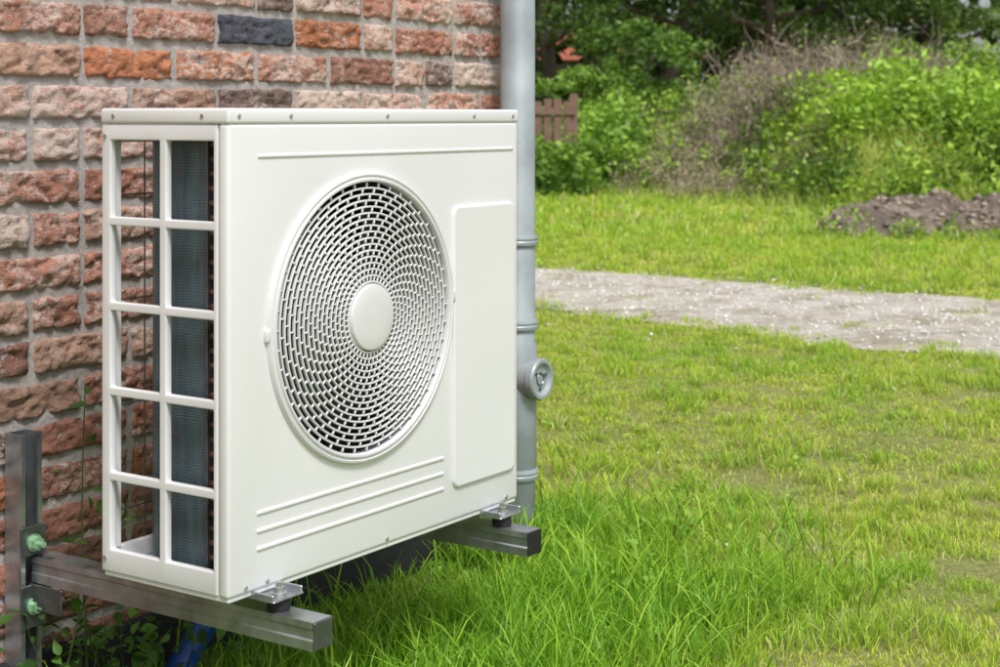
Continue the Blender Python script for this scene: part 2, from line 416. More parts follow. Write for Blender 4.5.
def tree(name,X,Y,h,crown_r,nleaf,lsize,cd,cl,trunk_r=.14,base=.25,seed=0,low=0):
    rnd=random.Random(seed); root=empty(name,(X,Y,float(H(X,Y))-.05))
    b=bmesh.new(); clumps=[]
    lean=Vector((rnd.uniform(-.08,.08),rnd.uniform(-.08,.08),1))
    P=[Vector((0,0,0))]
    for k in range(1,7):
        f=k/6; P.append(Vector((lean.x*h*f+rnd.uniform(-.06,.06)*h*.3,lean.y*h*f+rnd.uniform(-.06,.06)*h*.3,h*.88*f)))
    tube(b,P,[trunk_r*(1-.8*i/6) for i in range(7)],9)
    nb=int(14+h*1.5)
    for i in range(nb):
        f=base+(1-base)*(i+.5)/nb
        k=min(5,int(f*6)); t=f*6-k; p=P[k].lerp(P[k+1],t)
        a=i*2.4+rnd.uniform(-.5,.5)
        prof=math.sin(math.pi*min(1,max(.12,(f-base*.6)/(1-base*.6))))**.6
        ln=crown_r*rnd.uniform(.65,1.15)*prof
        e=p+Vector((math.cos(a)*ln,math.sin(a)*ln,ln*rnd.uniform(.05,.55)-low*ln))
        m=p.lerp(e,.5)+Vector((0,0,-.06*ln))
        r0=trunk_r*(1-.8*f)*.55
        tube(b,[p,m,e],[r0,r0*.6,r0*.2],5)
        for j in range(4):
            q=p.lerp(e,rnd.uniform(.4,.95)); a2=a+rnd.uniform(-1.4,1.4); l2=ln*rnd.uniform(.2,.45)
            e2=q+Vector((math.cos(a2)*l2,math.sin(a2)*l2,l2*rnd.uniform(-.3,.7)))
            tube(b,[q,e2],[r0*.35,r0*.1],4); clumps.append((e2,rnd.uniform(.16,.34)*crown_r*.8))
        clumps.append((e,rnd.uniform(.2,.36)*crown_r*.8))
    me=bpy.data.meshes.new('trunk'); b.to_mesh(me); b.free(); me.materials.append(M_bark)
    link(bpy.data.objects.new('trunk_and_limbs',me),root)
    per=max(10,nleaf//len(clumps)); A=Acc()
    for c,r in clumps:
        n=int(per*rnd.uniform(.5,1.5)); d=rng.normal(size=(n,3)); d/=np.linalg.norm(d,axis=1)[:,None]
        rr=r*rng.random(n)**.45; pts=np.array(c)[None]+d*rr[:,None]*np.array([1.1,1.1,.75])
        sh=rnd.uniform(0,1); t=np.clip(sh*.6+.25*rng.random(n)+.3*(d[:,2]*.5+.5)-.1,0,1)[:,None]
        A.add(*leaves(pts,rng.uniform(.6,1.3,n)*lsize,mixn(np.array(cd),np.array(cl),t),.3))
    A.done('foliage',M_leaf,root)
    return root
dk=(.02,.04,.01)
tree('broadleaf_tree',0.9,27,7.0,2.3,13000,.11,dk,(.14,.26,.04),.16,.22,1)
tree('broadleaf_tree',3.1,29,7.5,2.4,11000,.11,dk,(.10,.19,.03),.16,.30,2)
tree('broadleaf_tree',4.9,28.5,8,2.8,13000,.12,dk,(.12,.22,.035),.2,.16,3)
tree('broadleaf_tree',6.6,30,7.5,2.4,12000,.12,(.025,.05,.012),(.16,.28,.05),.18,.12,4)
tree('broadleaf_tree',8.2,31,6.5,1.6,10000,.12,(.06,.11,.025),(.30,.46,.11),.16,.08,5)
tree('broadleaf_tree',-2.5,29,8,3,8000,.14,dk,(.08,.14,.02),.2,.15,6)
tree('willow_tree',7.7,25.0,1.6,1.1,7000,.08,(.18,.27,.08),(.54,.66,.26),.07,.06,8)
tree('broadleaf_tree',12.7,30,7,2.4,9000,.14,(.07,.12,.03),(.30,.42,.12),.18,.06,9)
A=Acc(); n=60000
X=rng.uniform(-20,38,n); Y=rng.uniform(37,46,n); top=6.5+3.5*fbm(X*.25,Y*0,31,3)
gap=.9*np.exp(-((X/Y-.043)/.008)**2)+.97*np.exp(-((X/Y-.305)/.015)**4)
Zz=rng.random(n)**.8*top
k=(rng.random(n)>gap*.97)|((Zz<1.6)&(X>5))
X,Y,top,Zz=X[k],Y[k],top[k],Zz[k]; n=len(X)
t=np.clip(fbm(X*.9,Zz*.9,37,3)*1.5-.45,0,1)[:,None]
A.add(*leaves(np.stack([X,Y,Zz],-1),rng.uniform(.3,.55,n),mixn(np.array(dk),np.array((.09,.16,.035)),t)))
A.done('distant_tree_line',M_leaf)
# ---------- shrubs & weeds on mound ----------
def plantmass(name,n,fx,hmin,hmax,lsz,cd,cl,per,stemc=(.12,.17,.04),spread=.12):
    X,Y=fx(n); n=len(X); z=H(X,Y); h=rng.uniform(hmin,hmax,n)*(.6+.8*fbm(X*.8,Y*.8,101,3))
    A=Acc()
    p=np.stack([X,Y,z-.03],-1); q=p+np.stack([rng.normal(0,.15,n)*h,rng.normal(0,.15,n)*h,h],-1)
    V,Q,m=ribbon(p,q,.012,.004,.1); A.add(V,Q,np.repeat(np.tile(np.array(stemc),(n,1)),m,0))
    f=rng.random((n,per))**.75; P=p[:,None,:]+(q-p)[:,None,:]*f[...,None]+rng.normal(0,1,(n,per,3))*spread*np.array([1,1,.5])*(1.15-f[...,None]*.7)
    P=P.reshape(-1,3); tone=np.repeat(fbm(X*1.7,Y*1.7,111,3),per)+rng.normal(0,.12,n*per)+.25*(f.ravel()-.5)
    C=mixn(np.array(cd),np.array(cl),np.clip((tone-.28)*2.0,0,1)[:,None])
    A.add(*leaves(P,rng.uniform(.6,1.4,len(P))*lsz,C,.2,.5))
    return A.done(name,M_leaf)
def moundpts(n,x0=-3,x1=11,d0=-.2,d1=6):
    X=rng.uniform(x0,x1,n); Y=yb(X)+rng.uniform(d0,d1,n)
    k=fbm(X*.9,Y*.9,121,3)>.40
    return X[k],Y[k]
plantmass('mound_weeds',3300,lambda n:moundpts(n,1.0),.3,.7,.08,(.09,.18,.03),(.46,.66,.09),30)
plantmass('mound_weeds_tall',700,lambda n:moundpts(n,3.8,11,.5,4.0),.5,.95,.095,(.08,.17,.03),(.42,.64,.08),46,spread=.16)
plantmass('nettle_patch',520,lambda n:(rng.uniform(.95,1.75,n),rng.uniform(20.0,23,n)),.4,.95,.11,(.07,.16,.02),(.36,.58,.08),42,spread=.16)
plantmass('low_weeds',420,lambda n:(rng.uniform(-3,1.1,n),rng.uniform(19.0,19.9,n)),.3,.75,.09,(.07,.16,.02),(.36,.58,.08),34,spread=.12)
n=56000; X=rng.uniform(-3,11,n); Y=yb(X)+rng.uniform(-1.2,5,n)
C=mixn(np.array([.26,.40,.05]),np.array([.62,.68,.18]),np.clip(fbm(X*2,Y*2,131,3)*1.6-.4+rng.normal(0,.15,n),0,1)[:,None])
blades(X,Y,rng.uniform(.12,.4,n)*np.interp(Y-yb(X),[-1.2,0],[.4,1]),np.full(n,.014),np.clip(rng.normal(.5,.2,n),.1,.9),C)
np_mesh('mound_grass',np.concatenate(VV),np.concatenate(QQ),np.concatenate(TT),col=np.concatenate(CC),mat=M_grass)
def brush(name,centers,ntw,hr):
    A=Acc()
    for (cx,cy,r,hh) in centers:
        n=int(ntw*r*r); X=cx+rng.normal(0,r*.5,n); Y=cy+rng.normal(0,r*.4,n); z=H(X,Y)
        p=np.stack([X,Y,z],-1); h=hh*rng.uniform(.4,1.05,n)*np.exp(-((X-cx)/(r*1.3))**2)
        q=p+np.stack([rng.normal(0,.3,n)*h,rng.normal(0,.3,n)*h,h],-1)
        V,Q,m=ribbon(p,q,.014,.004,.25); g=rng.uniform(.5,1.2,n)[:,None]
        A.add(V,Q,np.repeat(np.array([[.36,.28,.22]])*g,m,0))
        k=6; f=rng.uniform(.3,1,(n,k,1)); pp=(p[:,None]+(q-p)[:,None]*f).reshape(-1,3)
        hh2=np.repeat(h,k)[:,None]; qq=pp+rng.normal(0,1,pp.shape)*np.array([.16,.16,.16])*hh2+np.array([0,0,.12])*hh2
        V,Q,m=ribbon(pp,qq,.008,.003,.2,2); g=rng.uniform(.5,1.2,len(pp))[:,None]
        A.add(V,Q,np.repeat(np.array([[.44,.35,.28]])*g,m,0))
        nl=n*4; ii=rng.integers(0,len(pp),nl); P=qq[ii]+rng.normal(0,.03,(nl,3))
        g=rng.random(nl)[:,None]; C=mixn(np.array([.26,.20,.14]),np.array([.52,.44,.30]),g)
        C=np.where(rng.random(nl)[:,None]<.35,np.array([.28,.40,.08]),C)
        A.add(*leaves(P,rng.uniform(.02,.06,nl),C))
    A.done(name,M_twig)
brush('dry_brush',[(1.7,20.9,.8,.5),(2.3,19.6,.8,.55),(2.9,20.2,.9,.85),(3.4,19.6,.7,.9),(2.6,18.6,.7,.4),(4.3,20.8,.8,1.05),(5.0,21,.7,1.25),(3.4,18.0,.6,.4),(1.6,22,.6,.7),(3.7,21,.7,1.1),(4.2,18.6,.6,.5),(5.6,20.6,.6,1.0),(2.0,20.0,.6,.5)],480,0)
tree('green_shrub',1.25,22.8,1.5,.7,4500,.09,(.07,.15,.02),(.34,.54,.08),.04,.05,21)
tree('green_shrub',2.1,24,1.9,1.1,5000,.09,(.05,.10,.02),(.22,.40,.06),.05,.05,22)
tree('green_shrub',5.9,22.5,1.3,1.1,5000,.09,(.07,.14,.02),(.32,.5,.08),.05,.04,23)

# ---------- soil pile ----------
SY=13.8
def pileprof(GX,GY):
    return np.exp(-np.abs((GY-SY-.25*np.sin(GX*2))/.8)**3)*sstep(2.5,3.3,GX)*(.62+.6*fbm(GX*1.6,GY*1.6,203,3))
def pilez(X,Y):
    pr=pileprof(X,Y); return H(X,Y)-.04+.34*pr+.24*(fbm(X*4.2,Y*4.2,207,5)-.42)*sstep(.05,.35,pr)
xs=np.linspace(2.3,8.5,260); ys=np.linspace(12.0,15.8,160); GX,GY=np.meshgrid(xs,ys)
Z=pilez(GX,GY)
idx=np.arange(GX.size).reshape(GX.shape)
Q=np.stack([idx[:-1,:-1],idx[:-1,1:],idx[1:,1:],idx[1:,:-1]],-1).reshape(-1,4)
sp=empty('soil_pile')
np_mesh('heap',np.stack([GX,GY,Z],-1).reshape(-1,3),Q,mat=M_soil,parent=sp,smooth=True)
n=1500; X=rng.uniform(2.6,7,n); Y=rng.normal(SY-.3,.4,n)
g=rng.uniform(.4,1.9,n)[:,None]
stones('clods',X,Y,pilez(X,Y),rng.uniform(.01,.055,n)*rng.uniform(.4,1.2,n),np.array([[.24,.19,.15]])*g,M_stone,sp)
plantmass('heap_weeds',110,lambda n:(rng.uniform(2.6,7,n),np.where(rng.random(n)<.5,rng.uniform(12.4,12.9,n),rng.uniform(14.4,15.1,n))),.08,.28,.05,(.10,.19,.03),(.38,.56,.09),22,spread=.07)

# ---------- fence ----------
M_wood=simple('weathered_wood',(.20,.12,.09),.85,0,.3,8,.4,30)
wf=MB()
for i in range(33):
    x=-3.2+i*.125; wf.box(x,x+.1,19.98,20.0,.25,1.20+.02*math.sin(i*1.7),.004,1)
wf.box(-3.2,.95,19.955,19.977,.50,.58); wf.box(-3.2,.95,19.955,19.977,1.02,1.10)
for x in (-3.2,-1.8,-.4,.88): wf.box(x,x+.1,20.003,20.1,.0,1.28,.005,1)
wf.done('wooden_fence',M_wood)

# ---------- distant house ----------
dh=empty('distant_house',(2.15,50,0))
M_ren=simple('pale_render',(.6,.58,.54),.9); M_roof=simple('red_roof_tiles',(.38,.11,.06),.8,0,.2,3,.5,12); M_glass=simple('dark_glass',(.03,.04,.05),.1)
MB().box(-4,4,0,7,0,2.9).done('walls',M_ren,dh)
b=bmesh.new(); vs=[b.verts.new(p) for p in [(-4.4,-.5,2.75),(4.4,-.5,2.75),(4.4,7.5,2.75),(-4.4,7.5,2.75),(-4.4,3.5,4.2),(4.4,3.5,4.2)]]
for f in [(0,1,5,4),(2,3,4,5),(0,4,3),(1,2,5),(0,3,2,1)]: b.faces.new([vs[i] for i in f])
me=bpy.data.meshes.new('roof'); b.to_mesh(me); b.free(); me.materials.append(M_roof); link(bpy.data.objects.new('roof',me),dh)
w=MB()
for x in (-3,-.6,1.8): w.box(x,x+1.2,-.03,.02,1.0,2.2)
w.done('windows',M_glass,dh)

# ---------- brick house ----------
house=empty('brick_house',(OX,OY,0),TH)
WY=.54
BV=[];BQ=[];BC=[];bo=0
def brickface(u0,u1,z0,z1,fmap,rev,seed):
    global bo
    rnd=random.Random(seed); nc=int((z1-z0)/.071)
    for i in range(nc):
        zc=z0+i*.071; u=u1
        first=True
        while u>u0+.02:
            L=.205 if rnd.random()<.62 else .097
            if first: L=.205 if i%2 else .097; first=False
            L=min(L,u-u0)
            a0=u-L; h=.058+rnd.uniform(-.0015,.0015); zz=zc+rnd.uniform(-.0012,.0012)
            fine = (-.35<a0<1.6 and zc<1.5) and not rev
            st=.005 if fine else .02
            nx=max(5,int(L/st)); nz=11 if fine else 4
            gu=np.concatenate([[0],np.linspace(.012,.988,nx),[1]]); gz=np.concatenate([[0],np.linspace(.05,.95,nz),[1]])
            A,B=np.meshgrid(gu,gz,indexing='ij'); sd=rnd.randint(0,500)
            U=a0+A*L; ZZ=zz+B*h
            e=np.minimum(np.minimum(A*L,(1-A)*L),np.minimum(B*h,(1-B)*h))
            nzv=fbm(U*45+sd,ZZ*80+sd,sd%50,4); rg=np.abs(fbm(U*25+sd,ZZ*60,sd%37+60,3)-.5)*2
            out=rnd.uniform(-.001,.003)+.014*(nzv-.5)-.009*np.clip(.22-rg,0,1)*3
            out=out-.006*np.exp(-e/.0025)
            border=(A==0)|(A==1)|(B==0)|(B==1)
            out=np.where(border,-.018,out)
            jit=.0045*(fbm(U*60+sd,ZZ*60,sd%29+7,2)-.5)*2*(e<.012)
            U=U+jit; ZZ=ZZ+jit*.8
            V=fmap(U,out,ZZ).reshape(-1,3)
            idx=np.arange(U.size).reshape(U.shape)+bo
            Q=np.stack([idx[:-1,:-1],idx[1:,:-1],idx[1:,1:],idx[:-1,1:]],-1).reshape(-1,4)
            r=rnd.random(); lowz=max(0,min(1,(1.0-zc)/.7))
            um=a0+L*.5
            if r<.44: c=(.56,.27,.19)
            elif r<.57: c=(.60,.25,.13)
            elif r<.72: c=(.40,.21,.155)
            elif r<.93: c=(.62,.40,.30)
            else: c=(.28,.20,.17)
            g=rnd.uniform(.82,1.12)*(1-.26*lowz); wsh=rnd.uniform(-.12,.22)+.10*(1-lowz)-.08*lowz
            if not rev and ((abs(um-.64)<.06 and abs(zc-1.13)<.036) or (um>1.3 and abs(zc-.5)<.03)):
                c=(.11,.12,.16); wsh=-.06
            if .44<=r<.57: wsh-=.10
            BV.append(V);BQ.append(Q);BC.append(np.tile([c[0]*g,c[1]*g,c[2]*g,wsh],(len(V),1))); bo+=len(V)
            u=a0-.0115
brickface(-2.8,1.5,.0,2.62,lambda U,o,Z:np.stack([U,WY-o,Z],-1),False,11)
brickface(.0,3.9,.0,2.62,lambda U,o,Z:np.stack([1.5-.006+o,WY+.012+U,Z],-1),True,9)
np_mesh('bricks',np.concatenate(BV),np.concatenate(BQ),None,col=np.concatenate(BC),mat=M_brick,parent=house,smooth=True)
MB().box(-2.9,1.4885,WY+.0075,4.4,-.1,2.66).done('mortar_core',M_mort,house)
MB().box(-2.9,1.4995,WY-.014,WY+.006,-.05,.11,.003,1).done('damp_proof_plinth',M_plinth,house)
M_tile=simple('roof_tile',(.16,.06,.045),.8,0,.2,5,.5,20)
b=bmesh.new(); vs=[b.verts.new(p) for p in [(-3.1,WY-.12,2.64),(1.65,WY-.12,2.64),(1.65,4.7,2.64),(-3.1,4.7,2.64),(-3.1,2.5,4.3),(1.65,2.5,4.3)]]
for f in [(0,1,5,4),(2,3,4,5),(0,4,3),(1,2,5),(0,3,2,1)]: b.faces.new([vs[i] for i in f])
me=bpy.data.meshes.new('roof'); b.to_mesh(me); b.free(); me.materials.append(M_tile); link(bpy.data.objects.new('roof',me),house)

# ---------- downpipe ----------
dp=empty('rain_downpipe',(OX,OY,0),TH)
px,py,pr=1.438,.468,.0405
MB().lathe([(pr,-.05),(pr,.18),(pr+.004,.185),(pr+.004,.47),(pr,.475),(pr,2.62)],(px,py,0),'Z',40,False).done('pipe',M_pipe,dp,ang=60)
def zpx(y,d=3.7): return 1-(y-116)/1590*d
m=MB()
for y in (-110,240,324,473):
    z=zpx(y); m.lathe([(pr+.001,-.012),(pr+.006,-.011),(pr+.0075,-.004),(pr+.0055,0),(pr+.0075,.004),(pr+.006,.011),(pr+.001,.012)],(px,py,z),'Z',40,True)
m.done('collars',M_pipe2,dp)
zc=zpx(377)
m=MB(); m.lathe([(.001,-.062),(.030,-.062),(.034,-.066),(.038,-.070),(.045,-.070),(.048,-.066),(.048,-.052),(.043,-.048),(.043,0),(.001,0)],(px,py,zc),'Y',48,False)
m.done('inspection_cap',M_pipe2,dp)
m=MB()
for i in range(3):
    a=i*2.09+.4; m.cyl((px+.022*math.cos(a),py-.061,zc+.022*math.sin(a)),(px+.022*math.cos(a),py-.066,zc+.022*math.sin(a)),.0035,seg=10)
m.lathe([(.012,-.062),(.014,-.065),(.016,-.062)],(px,py,zc),'Y',32,True)
m.done('cap_details',M_galvd,dp)

# ---------- AC unit ----------
ac=empty('air_conditioner_outdoor_unit',(OX,OY,0),TH)
W=.739; DP=.264; Z0=.312; Z1=.990
cx,cz,RR=.306,.684,.228
def boolcut(o,cut):
    md=o.modifiers.new('b','BOOLEAN'); md.operation='DIFFERENCE'; md.object=cut; md.solver='EXACT'
    dg=bpy.context.evaluated_depsgraph_get(); dg.update()
    me=bpy.data.meshes.new_from_object(o.evaluated_get(dg)); o.modifiers.clear(); o.data=me
    bpy.data.objects.remove(cut,do_unlink=True)
fp=MB().box(0,W,0,.0215,Z0,Z1,.007,4).done('front_panel',M_white,ac)
cut=MB().cyl((cx,-.1,cz),(cx,.1,cz),.2165,seg=128).done('cut',M_white,ac)
bpy.context.view_layer.update()
boolcut(fp,cut)
try:
    fp.data.set_sharp_from_angle(angle=math.radians(35))
except Exception: pass
MB().box(-.0012,W+.0012,-.0012,DP+.0012,Z1-.0015,1.0115,.0045,3).done('top_lid',M_white,ac)
MB().box(.004,W-.004,.003,DP-.003,Z0-.006,Z0+.008,.002,1).done('base_pan',M_white,ac)
MB().box(W-.012,W-.001,.0225,DP,Z0+.006,Z1-.003,.002,2).done('right_panel',M_white,ac)
MB().box(.52,W-.013,DP-.01,DP,Z0+.006,Z1-.003,.002,2).done('rear_service_panel',M_white,ac)
yl_=[.0225,.031,.1265,.1405,.2445,.264]
zb=[Z0+.002,.348]; 
for z in (.458,.586,.714,.842): zb+=[z-.0065,z+.0065]
zb+=[.964,Z1-.002]
b=bmesh.new(); vs=[[b.verts.new((.001,y,z)) for z in zb] for y in yl_]
for i in range(len(yl_)-1):
    for j in range(len(zb)-1):
        if i in (1,3) and j%2==1: continue
        b.faces.new((vs[i][j],vs[i+1][j],vs[i+1][j+1],vs[i][j+1]))
bmesh.ops.recalc_face_normals(b,faces=b.faces[:])
ext=bmesh.ops.extrude_face_region(b,geom=b.faces[:])
for v in [g for g in ext['geom'] if isinstance(g,bmesh.types.BMVert)]: v.co.x+=.013
bmesh.ops.recalc_face_normals(b,faces=b.faces[:])
ed=[e for e in b.edges if len(e.link_faces)==2 and e.calc_face_angle(0)>.5]
bmesh.ops.bevel(b,geom=ed,offset=.0028,segments=3,affect='EDGES',profile=.5)
me=bpy.data.meshes.new('side_grille'); b.to_mesh(me); b.free()
for p in me.polygons: p.use_smooth=True
me.set_sharp_from_angle(angle=math.radians(30)); me.materials.append(M_white)
link(bpy.data.objects.new('side_grille',me),ac)
m=MB(); m.box(.0145,.030,.252,.263,Z0+.006,Z1-.003,.001,1); m.box(.0145,.5,.252,.263,Z1-.03,Z1-.003,.001,1); m.box(.0145,.5,.252,.263,Z0+.009,Z0+.035,.001,1)
m.done('rear_frame',M_white,ac)
m=MB()
for i in range(4): z=.40+i*.16; m.cyl((.03,.258,z),(.52,.258,z),.0012,seg=8)
for i in range(9): x=.085+i*.05; m.cyl((x,.2607,Z0+.02),(x,.2607,Z1-.02),.0012,seg=8)
m.done('rear_wire_guard',M_galvd,ac)
path=[]; x0=.032; y1=.212; r=.042
path.append((x0,.068)); path.append((x0,y1-r))
for i in range(1,13):
    a=math.pi-i/12*math.pi/2; path.append((x0+r+r*math.cos(a),y1-r+r*math.sin(a)))
path.append((.52,y1))
b=bmesh.new()
t=.018
def nrm(i):
    p0=Vector(path[max(i-1,0)]);p1=Vector(path[min(i+1,len(path)-1)]); d=(p1-p0).normalized(); return Vector((d.y,-d.x))
cols=[]
for i,p in enumerate(path):
    n_=nrm(i); q=Vector(p)+n_*t
    cols.append([b.verts.new((p[0],p[1],Z0+.01)),b.verts.new((p[0],p[1],Z1-.008)),b.verts.new((q.x,q.y,Z1-.008)),b.verts.new((q.x,q.y,Z0+.01))])
for A_,B_ in zip(cols[:-1],cols[1:]):
    for k in range(4): b.faces.new((A_[k],A_[(k+1)%4],B_[(k+1)%4],B_[k]))
b.faces.new(cols[0]); b.faces.new(cols[-1][::-1]); bmesh.ops.recalc_face_normals(b,faces=b.faces[:])
me=bpy.data.meshes.new('heat_exchanger_coil'); b.to_mesh(me); b.free(); me.materials.append(M_coil)
link(bpy.data.objects.new('heat_exchanger_coil',me),ac)
MB().box(.024,.054,.0645,.0675,Z0+.01,Z1-.008).done('coil_end_plate',M_galvd,ac)
M_cu=simple('tube_bends',(.30,.14,.10),.4,.6)
m=MB()
for i in range(30):
    z=.335+i*.0215
    m.cyl((.034,.0665,z),(.034,.053,z),.0048,seg=10); m.cyl((.034,.053,z-.004),(.034,.053,z+.0105),.0048,seg=10)
m.done('coil_u_bends',M_cu,ac)
MB().box(.06,.064,.025,.19,Z0+.01,Z1-.008).done('side_darkening_sheet',M_dark,ac)  # near-black sheet added to darken the cabinet inside the side coil
m=MB(); m.lathe([(.2165,.0),(.2165,.02),(.213,.03),(.213,.12),(.217,.12),(.2185,.0)],(cx,.0225,cz),'Y',96,True); m.done('fan_shroud',M_fan,ac)
m=MB(); m.lathe([(.06,.06),(.06,.09),(.05,.12),(.001,.12)],(cx,0,cz),'Y',48,False); m.lathe([(.001,.058),(.052,.058),(.06,.066),(.06,.09)],(cx,0,cz),'Y',48,False); m.done('fan_hub',M_fan,ac)
b=bmesh.new()
for k in range(3):
    g=[]
    for i in range(9):
        r_=.055+(.205-.055)*i/8; row=[]
        for j in range(9):
            f=j/8; a=k*2.094+.25+ (f-.5)*(1.25+.15*math.sin(i/8*3.1))+ .35*(i/8)**2
            row.append(b.verts.new((cx+r_*math.cos(a),.09-.05*(f-.5)*(1.2-.3*i/8)-.01*math.sin(f*3.14),cz+r_*math.sin(a))))
        g.append(row)
    for i in range(8):
        for j in range(8): b.faces.new((g[i][j],g[i+1][j],g[i+1][j+1],g[i][j+1]))
me=bpy.data.meshes.new('fan_blades'); b.to_mesh(me); b.free(); me.materials.append(M_fan)
for p in me.polygons: p.use_smooth=True
o=link(bpy.data.objects.new('fan_blades',me),ac); sm=o.modifiers.new('s','SOLIDIFY'); sm.thickness=.003
MB().box(.065,.52,.165,.17,Z0+.02,Z1-.02).done('rear_darkening_sheet',M_dark,ac)  # added near-black sheet, stands in for shade behind the fan
m=MB()
m.lathe([(.2125,.004),(.2125,-.006),(.2145,-.0095),(.2175,-.0095),(.2195,-.006),(.2215,-.006),(.2235,-.0085),(.2265,-.0075),(.2285,-.003),(.229,.001),(.2165,.0012)],(cx,0,cz),'Y',128,True)
for a in (math.pi+.02,.05):
    T_=Matrix.Translation((cx,0,cz))@Matrix.Rotation(-a,4,'Y')
    m.box(.2225,.2335,-.0075,.0005,-.009,.009,.002,2,mat=T_)
m.done('fan_guard_rim',M_white2,ac)
def gy(r_): return -.012+.009*(r_/.2125)**2
m=MB(); NR=16; r0=.0555; dr=(.2125-r0)/NR
for i in range(NR):
    r_=r0+dr*i; y=gy(r_); w_=.00155
    m.lathe([(r_-w_,y),(r_-w_*.5,y-.0012),(r_+w_*.5,y-.0012),(r_+w_,y),(r_+w_*.8,y+.0035),(r_-w_*.8,y+.0035)],(cx,0,cz),'Y',128,True)
m.lathe([(.0525,.004),(.0525,-.0125),(.0505,-.0165),(.045,-.0178),(.03,-.019),(.001,-.0195)],(cx,0,cz),'Y',64,False)
m.done('fan_guard_rings',M_white2,ac)
V=[]
for i in range(NR):
    ra=r0+dr*i+.0012 if i else r0; rb=r0+dr*(i+1)-.0012; rm=(ra+rb)/2
    NS=44
    for k in range(NS):
        a=2*math.pi*(k+.5*(i%2)+.1*i)/NS; hw_=.0012*(.8 if rm<.09 else 1)
        ca,sa=math.cos(a),math.sin(a)
        for yy in (gy(rm)+.0032,gy(rm)-.0008):
            for rr_ in (ra,rb):
                for sg in (-1,1): V.append((cx+rr_*ca-sg*hw_*sa,yy,cz+rr_*sa+sg*hw_*ca))
fq2=np.array([[0,1,3,2],[4,6,7,5],[0,4,5,1],[2,3,7,6],[0,2,6,4],[1,5,7,3]])
Q=[fq2+8*i for i in range(len(V)//8)]
np_mesh('fan_guard_spokes',np.array(V),np.concatenate(Q),None,mat=M_white2,parent=ac)
m=MB()
m.box(.06,.722,-.0022,.003,.939,.9445,.0018,3)
for z in (.424,.398,.372): m.box(.058,.513,-.0024,.003,z-.0022,z+.0036,.0018,3)
m.done('embossed_ribs',M_white,ac)
b=bmesh.new()
x0_,x1_,z0_,z1_=.5365,.7225,.368,.847
def rrect(x0,x1,z0,z1,r,y):
    out=[]
    for (ccx,ccz,a0) in ((x1-r,z1-r,0),(x0+r,z1-r,90),(x0+r,z0+r,180),(x1-r,z0+r,270)):
        for i in range(9):
            a=math.radians(a0+i*90/8); out.append(b.verts.new((ccx+r*math.cos(a),y,ccz+r*math.sin(a))))
    return out
ls=[rrect(x0_,x1_,z0_,z1_,.016,.002),rrect(x0_,x1_,z0_,z1_,.016,-.003),rrect(x0_+.0012,x1_-.0012,z0_+.0012,z1_-.0012,.015,-.0048),rrect(x0_+.004,x1_-.004,z0_+.004,z1_-.004,.0125,-.0056)]
for A_,B_ in zip(ls[:-1],ls[1:]):
    for i in range(36): b.faces.new((A_[i],A_[(i+1)%36],B_[(i+1)%36],B_[i]))
b.faces.new(ls[-1]); bmesh.ops.recalc_face_normals(b,faces=b.faces[:])
me=bpy.data.meshes.new('raised_service_cover'); b.to_mesh(me); b.free(); me.materials.append(M_white)
for p in me.polygons: p.use_smooth=len(p.vertices)==4
link(bpy.data.objects.new('raised_service_cover',me),ac)
m=MB()
for (x,z) in ((.02,1.0),(.13,1.0),(.36,1.0),(.6,1.0),(.72,1.0)): m.cyl((x,-.0005,z),(x,-.0035,z),.0032,seg=12,bev=.0008)
for (x,z) in ((.035,.322),(.08,.322),(.36,.322),(.70,.322)): m.cyl((x,.001,z),(x,-.0025,z),.0035,seg=12,bev=.0008)
for (y,z) in ((.05,1.0),(.235,1.0)): m.cyl((-.0005,y,z),(-.003,y,z),.0032,seg=12)
for (y,z) in ((.255,.335),(.255,.97)): m.cyl((.001,y,z),(-.002,y,z),.003,seg=12)
m.done('screws',M_screw,ac)
for fs in (.081,.655):
    ft=empty('mounting_foot',(0,0,0),0,ac)
    m=MB(); m.box(fs-.032,fs+.032,-.042,.03,Z0-.0095,Z0-.0065,.001,1); m.box(fs-.032,fs-.029,-.04,.02,Z0-.008,Z0+.002,.001,1); m.box(fs+.029,fs+.032,-.04,.02,Z0-.008,Z0+.002,.001,1)
    m.box(fs-.032,fs+.032,.225,.29,Z0-.0095,Z0-.0065,.001,1); m.done('foot_plate',M_galv,ft)
    m=MB()
    for yy in (-.022,.27): m.cyl((fs,yy,Z0-.0065),(fs,yy,Z0-.003),.012,seg=20); m.cyl((fs,yy,Z0-.003),(fs,yy,Z0+.005),.0085,seg=6); m.cyl((fs,yy,Z0+.004),(fs,yy,Z0+.012),.0045,seg=12)
    m.done('foot_bolt',M_screw,ft)
    m=MB()
    for yy in (-.022,.27): m.cyl((fs,yy,.2845),(fs,yy,Z0-.0095),.017,seg=24,bev=.002)
    m.done('rubber_damper',M_rub,ft)

